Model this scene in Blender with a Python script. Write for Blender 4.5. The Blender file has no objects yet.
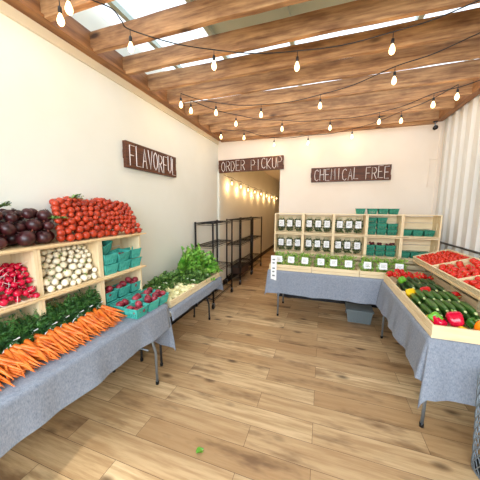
import bpy, math, random
import numpy as np
from mathutils import Vector, Matrix, Euler
PI = math.pi
sc = bpy.context.scene
col = sc.collection
rnd = random.Random(7)

# ------------------------------------------------------------------ camera, world, light, exposure
F, PSI, TH, RO, H = 244.36, .326019, .127987, .006573, 1.65
fw = Vector((-math.sin(PSI) * math.cos(TH), math.cos(PSI) * math.cos(TH), -math.sin(TH)))
r0 = Vector((math.cos(PSI), math.sin(PSI), 0)); u0 = r0.cross(fw)
rt = r0 * math.cos(RO) + u0 * math.sin(RO); up = -r0 * math.sin(RO) + u0 * math.cos(RO)
cd = bpy.data.cameras.new('camera'); cam = bpy.data.objects.new('camera', cd); col.objects.link(cam)
cam.matrix_world = Matrix(((rt.x, up.x, -fw.x, 0), (rt.y, up.y, -fw.y, 0), (rt.z, up.z, -fw.z, H), (0, 0, 0, 1)))
cd.sensor_width = 36; cd.lens = F / 480 * 36; cd.clip_start = .02
sc.camera = cam

w = bpy.data.worlds.new('sky'); sc.world = w; w.use_nodes = True
bg = w.node_tree.nodes['Background']; bg.inputs[0].default_value = (.74, .87, 1.0, 1); bg.inputs[1].default_value = 2.3

def area(name, loc, rot, sx, sy, power, color):
    l = bpy.data.lights.new(name, 'AREA'); l.shape = 'RECTANGLE'; l.size = sx; l.size_y = sy; l.energy = power; l.color = color
    o = bpy.data.objects.new(name, l); col.objects.link(o); o.location = loc; o.rotation_euler = rot
    return o
# daylight entering through the open shopfront behind the camera
area('shopfront_daylight', (.0, -1.5, 2.25), (math.radians(80), 0, 0), 3.2, 1.5, 125, (.86, .93, 1.0))
sun = bpy.data.lights.new('sun', 'SUN'); sun.energy = 1.6; sun.angle = .05; sun.color = (1, .95, .86)
so = bpy.data.objects.new('sun', sun); col.objects.link(so); so.rotation_euler = (math.radians(38), math.radians(16), 0)
sc.view_settings.view_transform = 'Standard'; sc.view_settings.look = 'None'
sc.view_settings.gamma = 1; sc.view_settings.use_curve_mapping = False
sc.view_settings.exposure = 0.22

# ------------------------------------------------------------------ materials
def srgb(c):
    return tuple((x / 12.92 if x <= .04045 else ((x + .055) / 1.055) ** 2.4) for x in [v / 255 for v in c]) + (1,)
class NT:
    def __init__(s, name):
        s.m = bpy.data.materials.new(name); s.m.use_nodes = True; s.t = s.m.node_tree; s.b = s.t.nodes['Principled BSDF']
    def n(s, kind, **kw):
        x = s.t.nodes.new(kind)
        for k, v in kw.items():
            if k.startswith('i_'): x.inputs[k[2:].replace('_', ' ')].default_value = v
            else: setattr(x, k, v)
        return x
    def l(s, a, b): s.t.links.new(a, b)
    def coords(s, scale=(1, 1, 1), kind='Object', rot=(0, 0, 0)):
        c = s.n('ShaderNodeTexCoord'); mp = s.n('ShaderNodeMapping'); mp.inputs['Scale'].default_value = scale; mp.inputs['Rotation'].default_value = rot
        s.l(c.outputs[kind], mp.inputs[0]); return mp.outputs[0]
    def noise(s, vec, scale, detail=3, rough=.5):
        x = s.n('ShaderNodeTexNoise'); x.inputs['Scale'].default_value = scale; x.inputs['Detail'].default_value = detail
        x.inputs['Roughness'].default_value = rough; s.l(vec, x.inputs['Vector']); return x.outputs[0]
    def ramp(s, fac, stops):
        x = s.n('ShaderNodeValToRGB'); e = x.color_ramp.elements
        while len(e) > 1: e.remove(e[-1])
        e[0].position = stops[0][0]; e[0].color = stops[0][1]
        for p, c in stops[1:]:
            k = e.new(p); k.color = c
        s.l(fac, x.inputs[0]); return x.outputs[0]
    def mix(s, fac, a, b, mode='MIX'):
        x = s.n('ShaderNodeMix', data_type='RGBA', blend_type=mode)
        if isinstance(fac, (int, float)): x.inputs[0].default_value = fac
        else: s.l(fac, x.inputs[0])
        for v, i in ((a, 6), (b, 7)):
            if isinstance(v, tuple): x.inputs[i].default_value = v
            else: s.l(v, x.inputs[i])
        return x.outputs[2]
    def bump(s, h, strength=.3, dist=.01):
        x = s.n('ShaderNodeBump'); x.inputs['Strength'].default_value = strength; x.inputs['Distance'].default_value = dist
        s.l(h, x.inputs['Height']); s.l(x.outputs[0], s.b.inputs['Normal'])
    def objrand(s):
        return s.n('ShaderNodeObjectInfo').outputs['Random']

def plain(name, c, c2=None, rough=.5, scale=8, metal=0, bump=0, spread=(.35, .65), objvar=False, aniso=(1, 1, 1), bscale=None):
    t = NT(name); t.b.inputs['Roughness'].default_value = rough; t.b.inputs['Metallic'].default_value = metal
    v = t.coords(aniso)
    if c2 is None: t.b.inputs['Base Color'].default_value = srgb(c)
    else:
        nz = t.noise(v, scale)
        cc = t.ramp(nz, [(spread[0], srgb(c)), (spread[1], srgb(c2))])
        if objvar:
            o = t.objrand(); cc = t.mix(t.ramp(o, [(0, (0, 0, 0, 1)), (1, (.9, .9, .9, 1))]), cc, srgb(c2))
        t.l(cc, t.b.inputs['Base Color'])
    if bump: t.bump(t.noise(v, bscale or scale * 4), bump, .004)
    return t.m

def wood(name, dark, light, axis=0, scale=1.0, rough=.6, knots=True, var=.25, bump=.15):
    t = NT(name); t.b.inputs['Roughness'].default_value = rough
    sc3 = [20 * scale] * 3; sc3[axis] = 1.7 * scale
    v = t.coords(tuple(sc3))
    # a different piece of the log for every board
    o = t.objrand(); ad = t.n('ShaderNodeVectorMath', operation='ADD'); t.l(v, ad.inputs[0])
    sclr = t.n('ShaderNodeMath', operation='MULTIPLY'); sclr.inputs[1].default_value = 37.0; t.l(o, sclr.inputs[0]); t.l(sclr.outputs[0], ad.inputs[1])
    v2 = ad.outputs[0]
    g = t.noise(v2, 1.6, 6, .62)
    cc = t.ramp(g, [(.24, srgb(dark)), (.48, srgb([(a + 2 * b) // 3 for a, b in zip(dark, light)])), (.72, srgb(light))])
    if knots:
        kv = t.coords(tuple(3.2 * scale if i != axis else 1.3 * scale for i in range(3)))
        ad2 = t.n('ShaderNodeVectorMath', operation='ADD'); t.l(kv, ad2.inputs[0]); t.l(sclr.outputs[0], ad2.inputs[1])
        vo = t.n('ShaderNodeTexVoronoi'); vo.inputs['Scale'].default_value = 1.5; t.l(ad2.outputs[0], vo.inputs['Vector'])
        k = t.ramp(vo.outputs['Distance'], [(.06, (.9, .9, .9, 1)), (.17, (0, 0, 0, 1))])
        bl = t.noise(kv, 2.6, 3, .6); cc = t.mix(t.ramp(bl, [(.46, (0, 0, 0, 1)), (.68, (.55, .55, .55, 1))]), cc, srgb(dark))
        cc = t.mix(k, cc, srgb([int(x * .5) for x in dark]))
    cc = t.mix(t.ramp(o, [(0, (var, var, var, 1)), (1, (0, 0, 0, 1))]), cc, srgb([int(x * .72) for x in dark]))
    t.l(cc, t.b.inputs['Base Color'])
    if bump: t.bump(g, bump, .004)
    return t.m

M = {}
M['wall'] = plain('wall_paint', (232, 232, 220), (227, 227, 214), .7, 1.5, bump=.05, bscale=60)
M['cream'] = plain('cream_trim', (214, 204, 178), None, .6)
M['backwall'] = plain('back_wall_bulb_tint', (236, 223, 206), (231, 217, 199), .7, 1.5, bump=.05, bscale=60)  # warm glow of the string bulbs is mixed into this wall colour
M['joist'] = wood('joist_wood', (100, 58, 30), (216, 168, 114), 0, 1.15, .6, True, .15, .35)
M['ledger'] = wood('ledger_wood', (100, 58, 28), (184, 130, 76), 1, 1.0, .55, True, .2)
M['crate'] = wood('crate_pine', (226, 198, 148), (246, 226, 186), 0, 1.2, .6, False, .06, .06)
M['crateY'] = wood('crate_pine_long', (226, 198, 148), (246, 226, 186), 1, 1.2, .6, False, .06, .06)
M['plank'] = wood('plank_pine', (214, 176, 120), (246, 220, 172), 1, 1.0, .6, True, .05, .06)
M['sign'] = wood('sign_wood', (30, 15, 9), (112, 60, 30), 0, 2.0, .6, False, .1, .3)
M['letter'] = plain('chalk_white', (240, 232, 228), None, .7)
M['black'] = plain('black_steel', (22, 20, 20), None, .4, metal=.3)
M['baseb'] = plain('black_baseboard', (16, 17, 22), None, .5)
M['cable'] = plain('black_cable', (28, 24, 22), None, .5)
M['grey_metal'] = plain('grey_metal', (140, 150, 158), None, .35, metal=.6)
M['dark_metal'] = plain('dark_metal', (60, 62, 66), None, .4, metal=.5)
M['table'] = plain('white_plastic', (225, 225, 220), None, .4)
M['teal'] = plain('teal_pulp', (40, 146, 132), (78, 184, 168), .75, 30, objvar=True, bump=.1)
M['green_teal'] = plain('green_pulp', (24, 106, 84), (52, 140, 114), .75, 30, objvar=True, bump=.1)
M['beet'] = plain('red_orange_beet', (124, 24, 12), (198, 66, 32), .35, 22, objvar=True, bump=.1)
M['dark_beet'] = plain('dark_beet', (38, 12, 14), (78, 30, 32), .38, 14, bump=.2)
M['tail'] = plain('brown_root', (150, 84, 66), None, .6)
M['radish'] = plain('radish_red', (176, 4, 38), (214, 22, 64), .25, 16)
M['white_root'] = plain('white_root', (238, 214, 206), None, .5)
M['turnip'] = plain('ivory_turnip', (240, 226, 190), (255, 248, 226), .35, 10, bump=.03)
M['stalk'] = plain('green_stalk', (122, 164, 66), (160, 190, 96), .45, 12)
M['carrot'] = plain('carrot_orange', (214, 92, 16), (246, 150, 62), .4, 14, bump=.15, bscale=50)
M['frond'] = plain('carrot_frond', (30, 72, 26), (72, 124, 48), .6, 20)
M['kale'] = plain('kale_leaf', (56, 104, 40), (136, 172, 92), .5, 12)
M['lettuce'] = plain('lettuce_leaf', (74, 142, 36), (150, 200, 82), .4, 9)
M['celery'] = plain('celery_stalk', (150, 196, 84), (196, 222, 130), .35, 14)
M['floret'] = plain('white_floret', (232, 236, 210), (196, 206, 160), .7, 30)
M['squash'] = plain('pale_squash', (226, 216, 140), (246, 240, 190), .4, 8, objvar=True)
M['potato'] = plain('red_potato', (110, 24, 42), (178, 62, 76), .4, 14)
M['plum'] = plain('dark_berry', (74, 14, 30), (130, 30, 44), .35, 14)
M['tomato'] = plain('tomato_red', (206, 22, 14), (232, 58, 36), .18, 5)
M['cherry'] = plain('cherry_tomato_red', (196, 20, 16), (226, 60, 30), .2, 5, objvar=True)
M['zuke'] = plain('dark_zucchini', (22, 52, 26), (60, 98, 44), .3, 18, aniso=(1, 1, .3))
M['cuke'] = plain('green_zucchini', (34, 76, 26), (88, 130, 50), .3, 20, aniso=(1, 1, .2))
M['cutend'] = plain('cut_stem', (214, 226, 160), None, .5)
M['pep_pink'] = plain('pink_red_pepper', (196, 4, 44), (222, 14, 60), .15, 4)
M['pep_red'] = plain('red_pepper', (190, 16, 18), (214, 40, 24), .15, 4)
M['pep_green'] = plain('green_pepper', (70, 150, 30), (130, 190, 60), .2, 6)
M['pep_dark'] = plain('dark_green_pepper', (36, 92, 24), (70, 130, 40), .2, 6)
M['pep_yellow'] = plain('yellow_pepper', (244, 190, 8), (252, 214, 40), .2, 4)
M['pep_orange'] = plain('orange_pepper', (248, 122, 6), (255, 150, 30), .2, 4)
M['paper'] = plain('white_paper', (246, 246, 246), None, .6)
M['ink'] = plain('grey_ink', (120, 124, 124), None, .7)
M['band'] = plain('white_band', (236, 240, 240), None, .5)
M['tote'] = plain('grey_plastic', (112, 122, 124), None, .45)
M['herb'] = plain('mixed_herb', (44, 66, 28), (104, 124, 66), .5, 25)
M['bright_herb'] = plain('bright_herb', (96, 150, 40), (176, 208, 84), .45, 25)
M['soil'] = plain('pavement', (96, 94, 90), (112, 108, 102), .8, 3)

def corr():
    t = NT('corrugated_sheet'); t.b.inputs['Roughness'].default_value = .45
    t.l(t.ramp(t.noise(t.coords((1, 1, .3)), 3), [(.3, srgb((212, 210, 202))), (.7, srgb((226, 224, 216)))]), t.b.inputs['Base Color']); return t.m
M['corr'] = corr()
M['roofm'] = plain('painted_roof_sheet', (176, 190, 178), (190, 202, 190), .5, 2)
def translucent():
    t = NT('clear_roof_sheet'); out = t.t.nodes['Material Output']
    tr = t.n('ShaderNodeBsdfTranslucent'); tr.inputs[0].default_value = (.92, .96, 1, 1)
    df = t.n('ShaderNodeBsdfDiffuse'); df.inputs[0].default_value = (.8, .86, .9, 1)
    mx = t.n('ShaderNodeMixShader'); mx.inputs[0].default_value = .18
    t.l(tr.outputs[0], mx.inputs[1]); t.l(df.outputs[0], mx.inputs[2]); t.l(mx.outputs[0], out.inputs[0]); return t.m
M['skyl'] = translucent()
def film():
    t = NT('clear_film'); out = t.t.nodes['Material Output']
    tr = t.n('ShaderNodeBsdfTransparent'); tr.inputs[0].default_value = (.95, .97, .96, 1)
    gl = t.n('ShaderNodeBsdfGlossy'); gl.inputs['Roughness'].default_value = .18
    mx = t.n('ShaderNodeMixShader'); mx.inputs[0].default_value = .07
    t.l(tr.outputs[0], mx.inputs[1]); t.l(gl.outputs[0], mx.inputs[2]); t.l(mx.outputs[0], out.inputs[0]); return t.m
M['film'] = film()
def bulbm():
    t = NT('bulb_glow'); t.b.inputs['Base Color'].default_value = (1, .8, .5, 1)
    t.b.inputs['Emission Color'].default_value = (1, .72, .36, 1); t.b.inputs['Emission Strength'].default_value = 3.2; return t.m
M['bulb'] = bulbm()
def cloth():
    t = NT('grey_blue_linen'); t.b.inputs['Roughness'].default_value = .9
    v = t.coords((1, 1, 1)); a = t.noise(v, 60, 5, .75); b = t.noise(t.coords((260, 260, 60)), 1, 2)
    c = t.ramp(a, [(.3, srgb((104, 114, 130))), (.7, srgb((142, 150, 164)))])
    c = t.mix(t.ramp(b, [(.35, (0, 0, 0, 1)), (.65, (.3, .3, .3, 1))]), c, srgb((186, 188, 194)))
    t.l(c, t.b.inputs['Base Color']); t.bump(a, .1, .003); return t.m
M['cloth'] = cloth()
def floorm():
    t = NT('oak_planks'); t.b.inputs['Roughness'].default_value = .42
    v = t.coords((1, 1, 1))
    br = t.n('ShaderNodeTexBrick'); br.offset = .37; br.inputs['Scale'].default_value = 1
    br.inputs['Brick Width'].default_value = 1.22; br.inputs['Row Height'].default_value = .18; br.inputs['Mortar Size'].default_value = .0016
    br.inputs['Color1'].default_value = (0, 0, 0, 1); br.inputs['Color2'].default_value = (1, 1, 1, 1); br.inputs['Mortar'].default_value = (.5, .5, .5, 1)
    br.inputs['Bias'].default_value = 0; t.l(v, br.inputs['Vector'])
    tone = br.outputs['Color']; mort = br.outputs['Fac']
    # shift the grain from plank to plank
    sh = t.n('ShaderNodeVectorMath', operation='SCALE'); sh.inputs['Scale'].default_value = 23.0; t.l(tone, sh.inputs[0])
    ad = t.n('ShaderNodeVectorMath', operation='ADD'); t.l(v, ad.inputs[0]); t.l(sh.outputs[0], ad.inputs[1])
    mp = t.n('ShaderNodeMapping'); mp.inputs['Scale'].default_value = (1.5, 22, 1); t.l(ad.outputs[0], mp.inputs[0])
    g = t.noise(mp.outputs[0], 1.4, 7, .66)
    mp2 = t.n('ShaderNodeMapping'); mp2.inputs['Scale'].default_value = (1.3, 4.5, 1); t.l(ad.outputs[0], mp2.inputs[0])
    g2 = t.noise(mp2.outputs[0], 1.3, 4, .6)
    base = t.mix(tone, srgb((182, 146, 104)), srgb((226, 198, 154)))
    c = t.mix(t.ramp(g, [(.38, (.75, .75, .75, 1)), (.62, (0, 0, 0, 1))]), base, srgb((166, 128, 86)))
    c = t.mix(t.ramp(g2, [(.54, (0, 0, 0, 1)), (.70, (.8, .8, .8, 1))]), c, srgb((108, 76, 48)))
    vo = t.n('ShaderNodeTexVoronoi'); vo.inputs['Scale'].default_value = 1.0
    mp3 = t.n('ShaderNodeMapping'); mp3.inputs['Scale'].default_value = (2.1, 4.2, 1); t.l(ad.outputs[0], mp3.inputs[0]); t.l(mp3.outputs[0], vo.inputs['Vector'])
    c = t.mix(t.ramp(vo.outputs['Distance'], [(.05, (.9, .9, .9, 1)), (.17, (0, 0, 0, 1))]), c, srgb((74, 50, 32)))
    c = t.mix(mort, c, srgb((104, 74, 48)))
    t.l(c, t.b.inputs['Base Color']); t.bump(g, .05, .002); return t.m
M['floor'] = floorm()

# ------------------------------------------------------------------ mesh helpers
class MB:
    def __init__(s): s.v = []; s.f = []; s.sm = []
    def add(s, vs, fs, smooth=False, mat=None):
        k = len(s.v)
        for p in vs:
            p = Vector(p)
            s.v.append(tuple(mat @ p) if mat is not None else tuple(p))
        for f in fs: s.f.append([i + k for i in f]); s.sm.append(smooth)
        return s
    def box(s, a, b, mat=None):
        x0, y0, z0 = a; x1, y1, z1 = b
        vs = [(x0, y0, z0), (x1, y0, z0), (x1, y1, z0), (x0, y1, z0), (x0, y0, z1), (x1, y0, z1), (x1, y1, z1), (x0, y1, z1)]
        return s.add(vs, [(0, 3, 2, 1), (4, 5, 6, 7), (0, 1, 5, 4), (1, 2, 6, 5), (2, 3, 7, 6), (3, 0, 4, 7)], False, mat)
    def bbox(s, a, b, c=.002, mat=None):           # box with chamfered vertical and top edges
        x0, y0, z0 = a; x1, y1, z1 = b
        def ring(i, z): return [(x0 + i + c, y0 + i, z), (x1 - i - c, y0 + i, z), (x1 - i, y0 + i + c, z), (x1 - i, y1 - i - c, z), (x1 - i - c, y1 - i, z), (x0 + i + c, y1 - i, z), (x0 + i, y1 - i - c, z), (x0 + i, y0 + i + c, z)]
        vs = ring(c, z0) + ring(0, z0 + c) + ring(0, z1 - c) + ring(c, z1)
        fs = [tuple(range(7, -1, -1)), tuple(range(24, 32))]
        for k in range(3):
            for i in range(8): fs.append((k * 8 + i, k * 8 + (i + 1) % 8, (k + 1) * 8 + (i + 1) % 8, (k + 1) * 8 + i))
        return s.add(vs, fs, False, mat)
    def tube(s, pts, r, n=8, mat=None, cap=True, smooth=True):
        pts = [Vector(p) for p in pts]; rr = r if isinstance(r, (list, tuple)) else [r] * len(pts)
        vs = []; prev = None
        for i, p in enumerate(pts):
            d = (pts[min(i + 1, len(pts) - 1)] - pts[max(i - 1, 0)]).normalized()
            a = prev if prev is not None else (Vector((0, 0, 1)) if abs(d.z) < .9 else Vector((1, 0, 0)))
            u = (a - d * a.dot(d)).normalized(); q = d.cross(u); prev = u
            for k in range(n):
                t = 2 * PI * k / n; vs.append(p + (u * math.cos(t) + q * math.sin(t)) * rr[i])
        fs = []
        for i in range(len(pts) - 1):
            for k in range(n): fs.append((i * n + k, i * n + (k + 1) % n, (i + 1) * n + (k + 1) % n, (i + 1) * n + k))
        if cap: fs += [tuple(range(n - 1, -1, -1)), tuple((len(pts) - 1) * n + k for k in range(n))]
        return s.add(vs, fs, smooth, mat)
    def lathe(s, prof, n=12, mat=None, lobes=0, amp=0):
        vs = []; fs = []
        for (r, z) in prof:
            for k in range(n):
                t = 2 * PI * k / n; q = r * (1 + amp * math.cos(lobes * t)); vs.append((q * math.cos(t), q * math.sin(t), z))
        m = len(prof)
        for i in range(m - 1):
            for k in range(n): fs.append((i * n + k, i * n + (k + 1) % n, (i + 1) * n + (k + 1) % n, (i + 1) * n + k))
        if prof[0][0] > 1e-5: fs.append(tuple(range(n - 1, -1, -1)))
        if prof[-1][0] > 1e-5: fs.append(tuple((m - 1) * n + k for k in range(n)))
        return s.add(vs, fs, True, mat)
    def grid(s, fn, nu, nv, smooth=True, mat=None):
        vs = [fn(i / nu, j / nv) for i in range(nu + 1) for j in range(nv + 1)]
        fs = [(i * (nv + 1) + j, (i + 1) * (nv + 1) + j, (i + 1) * (nv + 1) + j + 1, i * (nv + 1) + j + 1) for i in range(nu) for j in range(nv)]
        return s.add(vs, fs, smooth, mat)
    def mesh(s, name, mat):
        me = bpy.data.meshes.new(name); me.from_pydata([tuple(v) for v in s.v], [], s.f)
        me.polygons.foreach_set('use_smooth', s.sm); me.materials.append(mat); me.update(); return me
    def build(s, name, mat, parent=None):
        return link(name, s.mesh(name, mat), parent)

def link(name, data, parent=None):
    o = bpy.data.objects.new(name, data); col.objects.link(o)
    if parent is not None: o.parent = parent
    return o
def tag(o, label=None, cat=None, group=None, kind=None):
    if label: o['label'] = label
    if cat: o['category'] = cat
    if group: o['group'] = group
    if kind: o['kind'] = kind
    return o
def thing(name, label, cat, loc=(0, 0, 0), rot=(0, 0, 0), group=None):
    o = link(name, None); o.location = loc; o.rotation_euler = rot
    return tag(o, label, cat, group)
def struct(name, mb, mat):
    return tag(mb.build(name, mat), kind='structure')
def dup(root, loc=None, rot=None, label=None, group=None, scale=None):
    r = root.copy(); col.objects.link(r)
    if loc is not None: r.location = loc
    if rot is not None: r.rotation_euler = rot
    if scale is not None: r.scale = (scale,) * 3 if isinstance(scale, (int, float)) else scale
    if label: r['label'] = label
    if group: r['group'] = group
    for ch in list(root.children):
        c = ch.copy(); col.objects.link(c); c.parent = r
        for g in list(ch.children):
            d = g.copy(); col.objects.link(d); d.parent = c
    return r
class Proto:      # the first placing uses the thing itself, the next ones copy it
    def __init__(s, root): s.root = root; s.used = False
    def put(s, loc, rot=(0, 0, 0), label=None, group=None, scale=None):
        if not s.used:
            s.used = True; o = s.root; o.location = loc; o.rotation_euler = rot
            if scale is not None: o.scale = (scale,) * 3 if isinstance(scale, (int, float)) else scale
            if label: o['label'] = label
            if group: o['group'] = group
            return o
        return dup(s.root, loc, rot, label, group, scale if scale is not None else (1, 1, 1))
def relax(P, R, clamp, iters=60, seed=1, pull=None):
    P = np.array(P, float); R = np.array(R, float)
    for it in range(iters):
        if pull is not None: P += np.array(pull) * (1 - it / iters)
        d = P[:, None, :] - P[None, :, :]; L = np.sqrt((d ** 2).sum(-1)) + 1e-9
        ov = (R[:, None] + R[None, :]) - L; np.fill_diagonal(ov, 0); ov = np.maximum(ov, 0)
        P += (d / L[..., None] * (ov * .5)[..., None]).sum(1) * .7
        P = clamp(P, R)
    return P
def fit(P, R, slack=.995):                          # trim sizes so that neighbours only touch
    P = np.array(P, float); R = np.array(R, float)
    d = np.sqrt(((P[:, None, :] - P[None, :, :]) ** 2).sum(-1)) + 1e-9; np.fill_diagonal(d, 9)
    k = d / (R[:, None] + R[None, :]); return R * np.clip(k.min(1) * slack, .72, 1)
def rq():                                           # a random tumble
    return (rnd.uniform(0, 2 * PI), rnd.uniform(0, PI), rnd.uniform(0, 2 * PI))
def toward(d):                                      # euler turning local +z onto direction d
    return Vector(d).to_track_quat('Z', 'Y').to_euler()

# ------------------------------------------------------------------ the setting
XL, XR, YB, YF = -1.98, 1.62, 4.5, -1.6
struct('floor', MB().box((XL - .1, YF, -.08), (XR + .1, 12.2, 0)), M['floor'])
struct('ground', MB().box((-9, -12, -.1), (9, YF, -.02)), M['soil'])
struct('wall_left', MB().box((XL - .12, YF, 0), (XL, 12.2, 3.42)), M['wall'])
struct('wall_back', MB().box((-.77, YB, 0), (XR + .1, YB + .12, 3.42)), M['backwall'])
struct('wall_back_header', MB().box((XL, YB, 2.36), (-.77, YB + .12, 3.42)), M['backwall'])
struct('wall_hallway_right', MB().box((-.77, YB + .12, 0), (-.65, 12.2, 3.0)), M['backwall'])
struct('wall_hallway_end', MB().box((XL, 12.08, 0), (-.77, 12.2, 3.0)), M['backwall'])
struct('ceiling_hallway', MB().box((XL, YB + .12, 2.9), (-.77, 12.2, 3.0)), M['backwall'])
struct('trim_1', MB().box((XL, YB - .03, 0), (XL + .035, YB + .12, 2.36)), M['wall'])
struct('trim_2', MB().box((XL, YF, 2.86), (XL + .02, YB, 2.96)), M['cream'])
struct('baseboard_left', MB().box((XL, YF, 0), (XL + .015, YB - .04, .12)).box((XL, YB + .13, 0), (XL + .015, 12.05, .12)), M['baseb'])
struct('baseboard_back', MB().box((-.76, YB - .015, 0), (XR - .02, YB, .16)), M['baseb'])
# right wall: ribbed metal sheet
mb = MB()
ys = []; y = YF
prof = [(0, 0), (.10, 0), (.125, -.03), (.165, -.03), (.19, 0)]
pts = []
while y < YB:
    for dy, dx in prof:
        if y + dy < YB: pts.append((XR + dx, y + dy))
    y += .20
pts.append((XR, YB))
vs = []; fs = []
for (x, yy) in pts: vs += [(x, yy, 0), (x, yy, 3.42)]
for i in range(len(pts) - 1): fs.append((2 * i, 2 * i + 1, 2 * i + 3, 2 * i + 2))
k = len(vs); vs += [(XR + .1, YF, 0), (XR + .1, YF, 3.42), (XR + .1, YB, 0), (XR + .1, YB, 3.42)]
fs += [(k, k + 2, k + 3, k + 1)]
mb.add(vs, fs); struct('wall_right', mb, M['corr'])
struct('trim_3', MB().box((1.47, YB - .012, 2.0), (1.475, YB, 2.4)).box((1.47, YB - .012, 2.0), (1.57, YB, 2.006)).box((1.47, YB - .012, 2.394), (1.57, YB, 2.4)).box((1.565, YB - .012, 1.6), (1.585, YB, 2.88)), M['backwall'])
struct('trim_4', MB().tube([(1.575, -1.2, 1.20), (1.575, 4.44, 1.20)], .012, 8), M['dark_metal'])

# joists
for k, y in enumerate([-.6, -.2, .2, .56, .94, 1.32, 1.70, 2.05, 2.41, 2.76, 3.17, 3.57, 3.96, 4.40]):
    mb = MB(); n = 26; hh = .152 if y < 2.2 else .165
    x0, x1 = XL + .08, 1.5
    prx = random.Random(k)
    ph = [prx.uniform(0, 6) for _ in range(4)]
    def wob(x, a): return .0025 * math.sin(x * 5 + ph[a]) + .0015 * math.sin(x * 13 + ph[a + 1])
    vs = []; fs = []
    for i in range(n + 1):
        x = x0 + (x1 - x0) * i / n; a = wob(x, 0); b = wob(x, 2)
        z0, z1 = 2.935 + a, 2.935 + hh
        vs += [(x, y + b, z0), (x, y + .042 + b, z0), (x, y + .042 + b, z1), (x, y + b, z1)]
    for i in range(n):
        for q in range(4): fs.append((4 * i + q, 4 * i + (q + 1) % 4, 4 * i + 4 + (q + 1) % 4, 4 * i + 4 + q))
    fs += [(3, 2, 1, 0), tuple(4 * n + q for q in range(4))]
    mb.add(vs, fs)
    o = mb.build('ceiling_joist', M['joist'])
    tag(o, kind='structure')
struct('trim_5', MB().box((XL + .02, YF, 2.955), (XL + .08, YB, 3.10)).box((XL + .02, YF, 2.93), (XL + .11, YB, 2.955)), M['ledger'])
struct('trim_6', MB().box((1.5, YF, 2.93), (XR - .04, YB, 3.10)), M['ledger'])
struct('trim_7', MB().box((XL + .08, YB - .06, 2.90), (1.5, YB, 3.10)), M['joist'])
# roof on purlins: clear sheets with one opaque painted bay
def ribs(x0, x1, y0, y1, z, step=.0762, h=.014):
    mb = MB(); vs = []; fs = []; n = int(round((x1 - x0) / step * 4)); 
    for i in range(n + 1):
        x = x0 + (x1 - x0) * i / n; zz = z + h * math.sin(2 * PI * (x - x0) / step) * .5
        vs += [(x, y0, zz), (x, y1, zz)]
    for i in range(n): fs.append((2 * i, 2 * i + 2, 2 * i + 3, 2 * i + 1))
    return mb.add(vs, fs, True)
struct('ceiling_clear_sheet', ribs(XL, -1.10, YF, 2.50, 3.365), M['skyl'])
struct('ceiling_clear_sheet_rear', ribs(XL, XR + .1, 2.50, YB + .1, 3.365), M['skyl'])
struct('ceiling_painted_sheet', MB().box((-1.10, YF, 3.355), (XR + .1, 2.50, 3.375)), M['roofm'])
mb = MB()
for x in (-1.75, -1.13, -.40, .7, 1.45): mb.box((x, YF, 3.30), (x + .045, YB, 3.35))
struct('trim_8', mb, M['roofm'])
mb = MB()
for y in (-1.3, .7, 4.3): mb.box((XL, y, 3.23), (XR, y + .09, 3.30))
for y in (-1.3, .7, 4.3):
    for x in (XL + .05, XR - .12): mb.box((x, y + .01, 3.06), (x + .07, y + .08, 3.24))
struct('trim_9', mb, M['joist'])

# ------------------------------------------------------------------ signs
GL = {'A': [[(0, 0), (.5, 1), (1, 0)], [(.2, .38), (.8, .38)]], 'C': [[(1, .85), (.6, 1), (.15, .85), (0, .5), (.15, .12), (.6, 0), (1, .14)]],
      'D': [[(0, 0), (0, 1), (.6, .92), (1, .5), (.6, .06), (0, 0)]], 'E': [[(1, 1), (0, 1), (0, 0), (1, 0)], [(0, .52), (.8, .52)]],
      'F': [[(1, 1), (0, 1), (0, 0)], [(0, .52), (.8, .52)]], 'H': [[(0, 0), (0, 1)], [(1, 0), (1, 1)], [(0, .5), (1, .5)]], 'I': [[(.5, 0), (.5, 1)]],
      'K': [[(0, 0), (0, 1)], [(1, 1), (0, .45), (1, 0)]], 'L': [[(0, 1), (0, 0), (1, 0)]], 'M': [[(0, 0), (.1, 1), (.5, .4), (.9, 1), (1, 0)]],
      'O': [[(.5, 1), (.1, .8), (0, .5), (.1, .2), (.5, 0), (.9, .2), (1, .5), (.9, .8), (.5, 1)]],
      'P': [[(0, 0), (0, 1), (.75, .95), (1, .72), (.75, .5), (0, .48)]], 'R': [[(0, 0), (0, 1), (.75, .95), (1, .74), (.75, .52), (0, .48)], [(.4, .5), (1, 0)]],
      'U': [[(0, 1), (.05, .2), (.5, 0), (.95, .2), (1, 1)]], 'V': [[(0, 1), (.5, 0), (1, 1)]]}
def sign(label, text, W, Hh, loc, rz, wid):
    t = thing('wooden_sign', label, 'sign', loc, (0, 0, rz))
    # local: x along text, z up, front face at y = -.02
    n = 3
    for i in range(n):
        z0 = -Hh / 2 + Hh * i / n; e = [.0, .008, .003][i]
        MB().bbox((-W / 2 - e, 0, z0), (W / 2 - e, .045, z0 + Hh / n), .0012).build('board', M['sign'], t)
    mb = MB(); adv = W * .95 / len(text); x = -W * .465; j = random.Random(3)
    for c in text:
        if c != ' ':
            mb = MB(); gw = adv * (wid * .3 if c == 'I' else wid); oz = j.uniform(-.01, .01) * 1.2
            for st in GL[c]:
                q = [(x + adv * (1 - wid) / 2 + p[0] * adv * wid, -.002, -Hh * .39 + oz + p[1] * Hh * .78) for p in st]
                mb.tube(q, .0046, 6)
            mb.build('letter', M['letter'], t)
        x += adv
    return t
sign('dark wooden sign reading FLAVORFUL in thin white letters on the left wall', 'FLAVORFUL', .90, .265, (XL + .0455, 2.53, 2.20), PI / 2, .74)
bpy.data.objects['wooden_sign'].rotation_euler = (0, 0, PI / 2)
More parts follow.
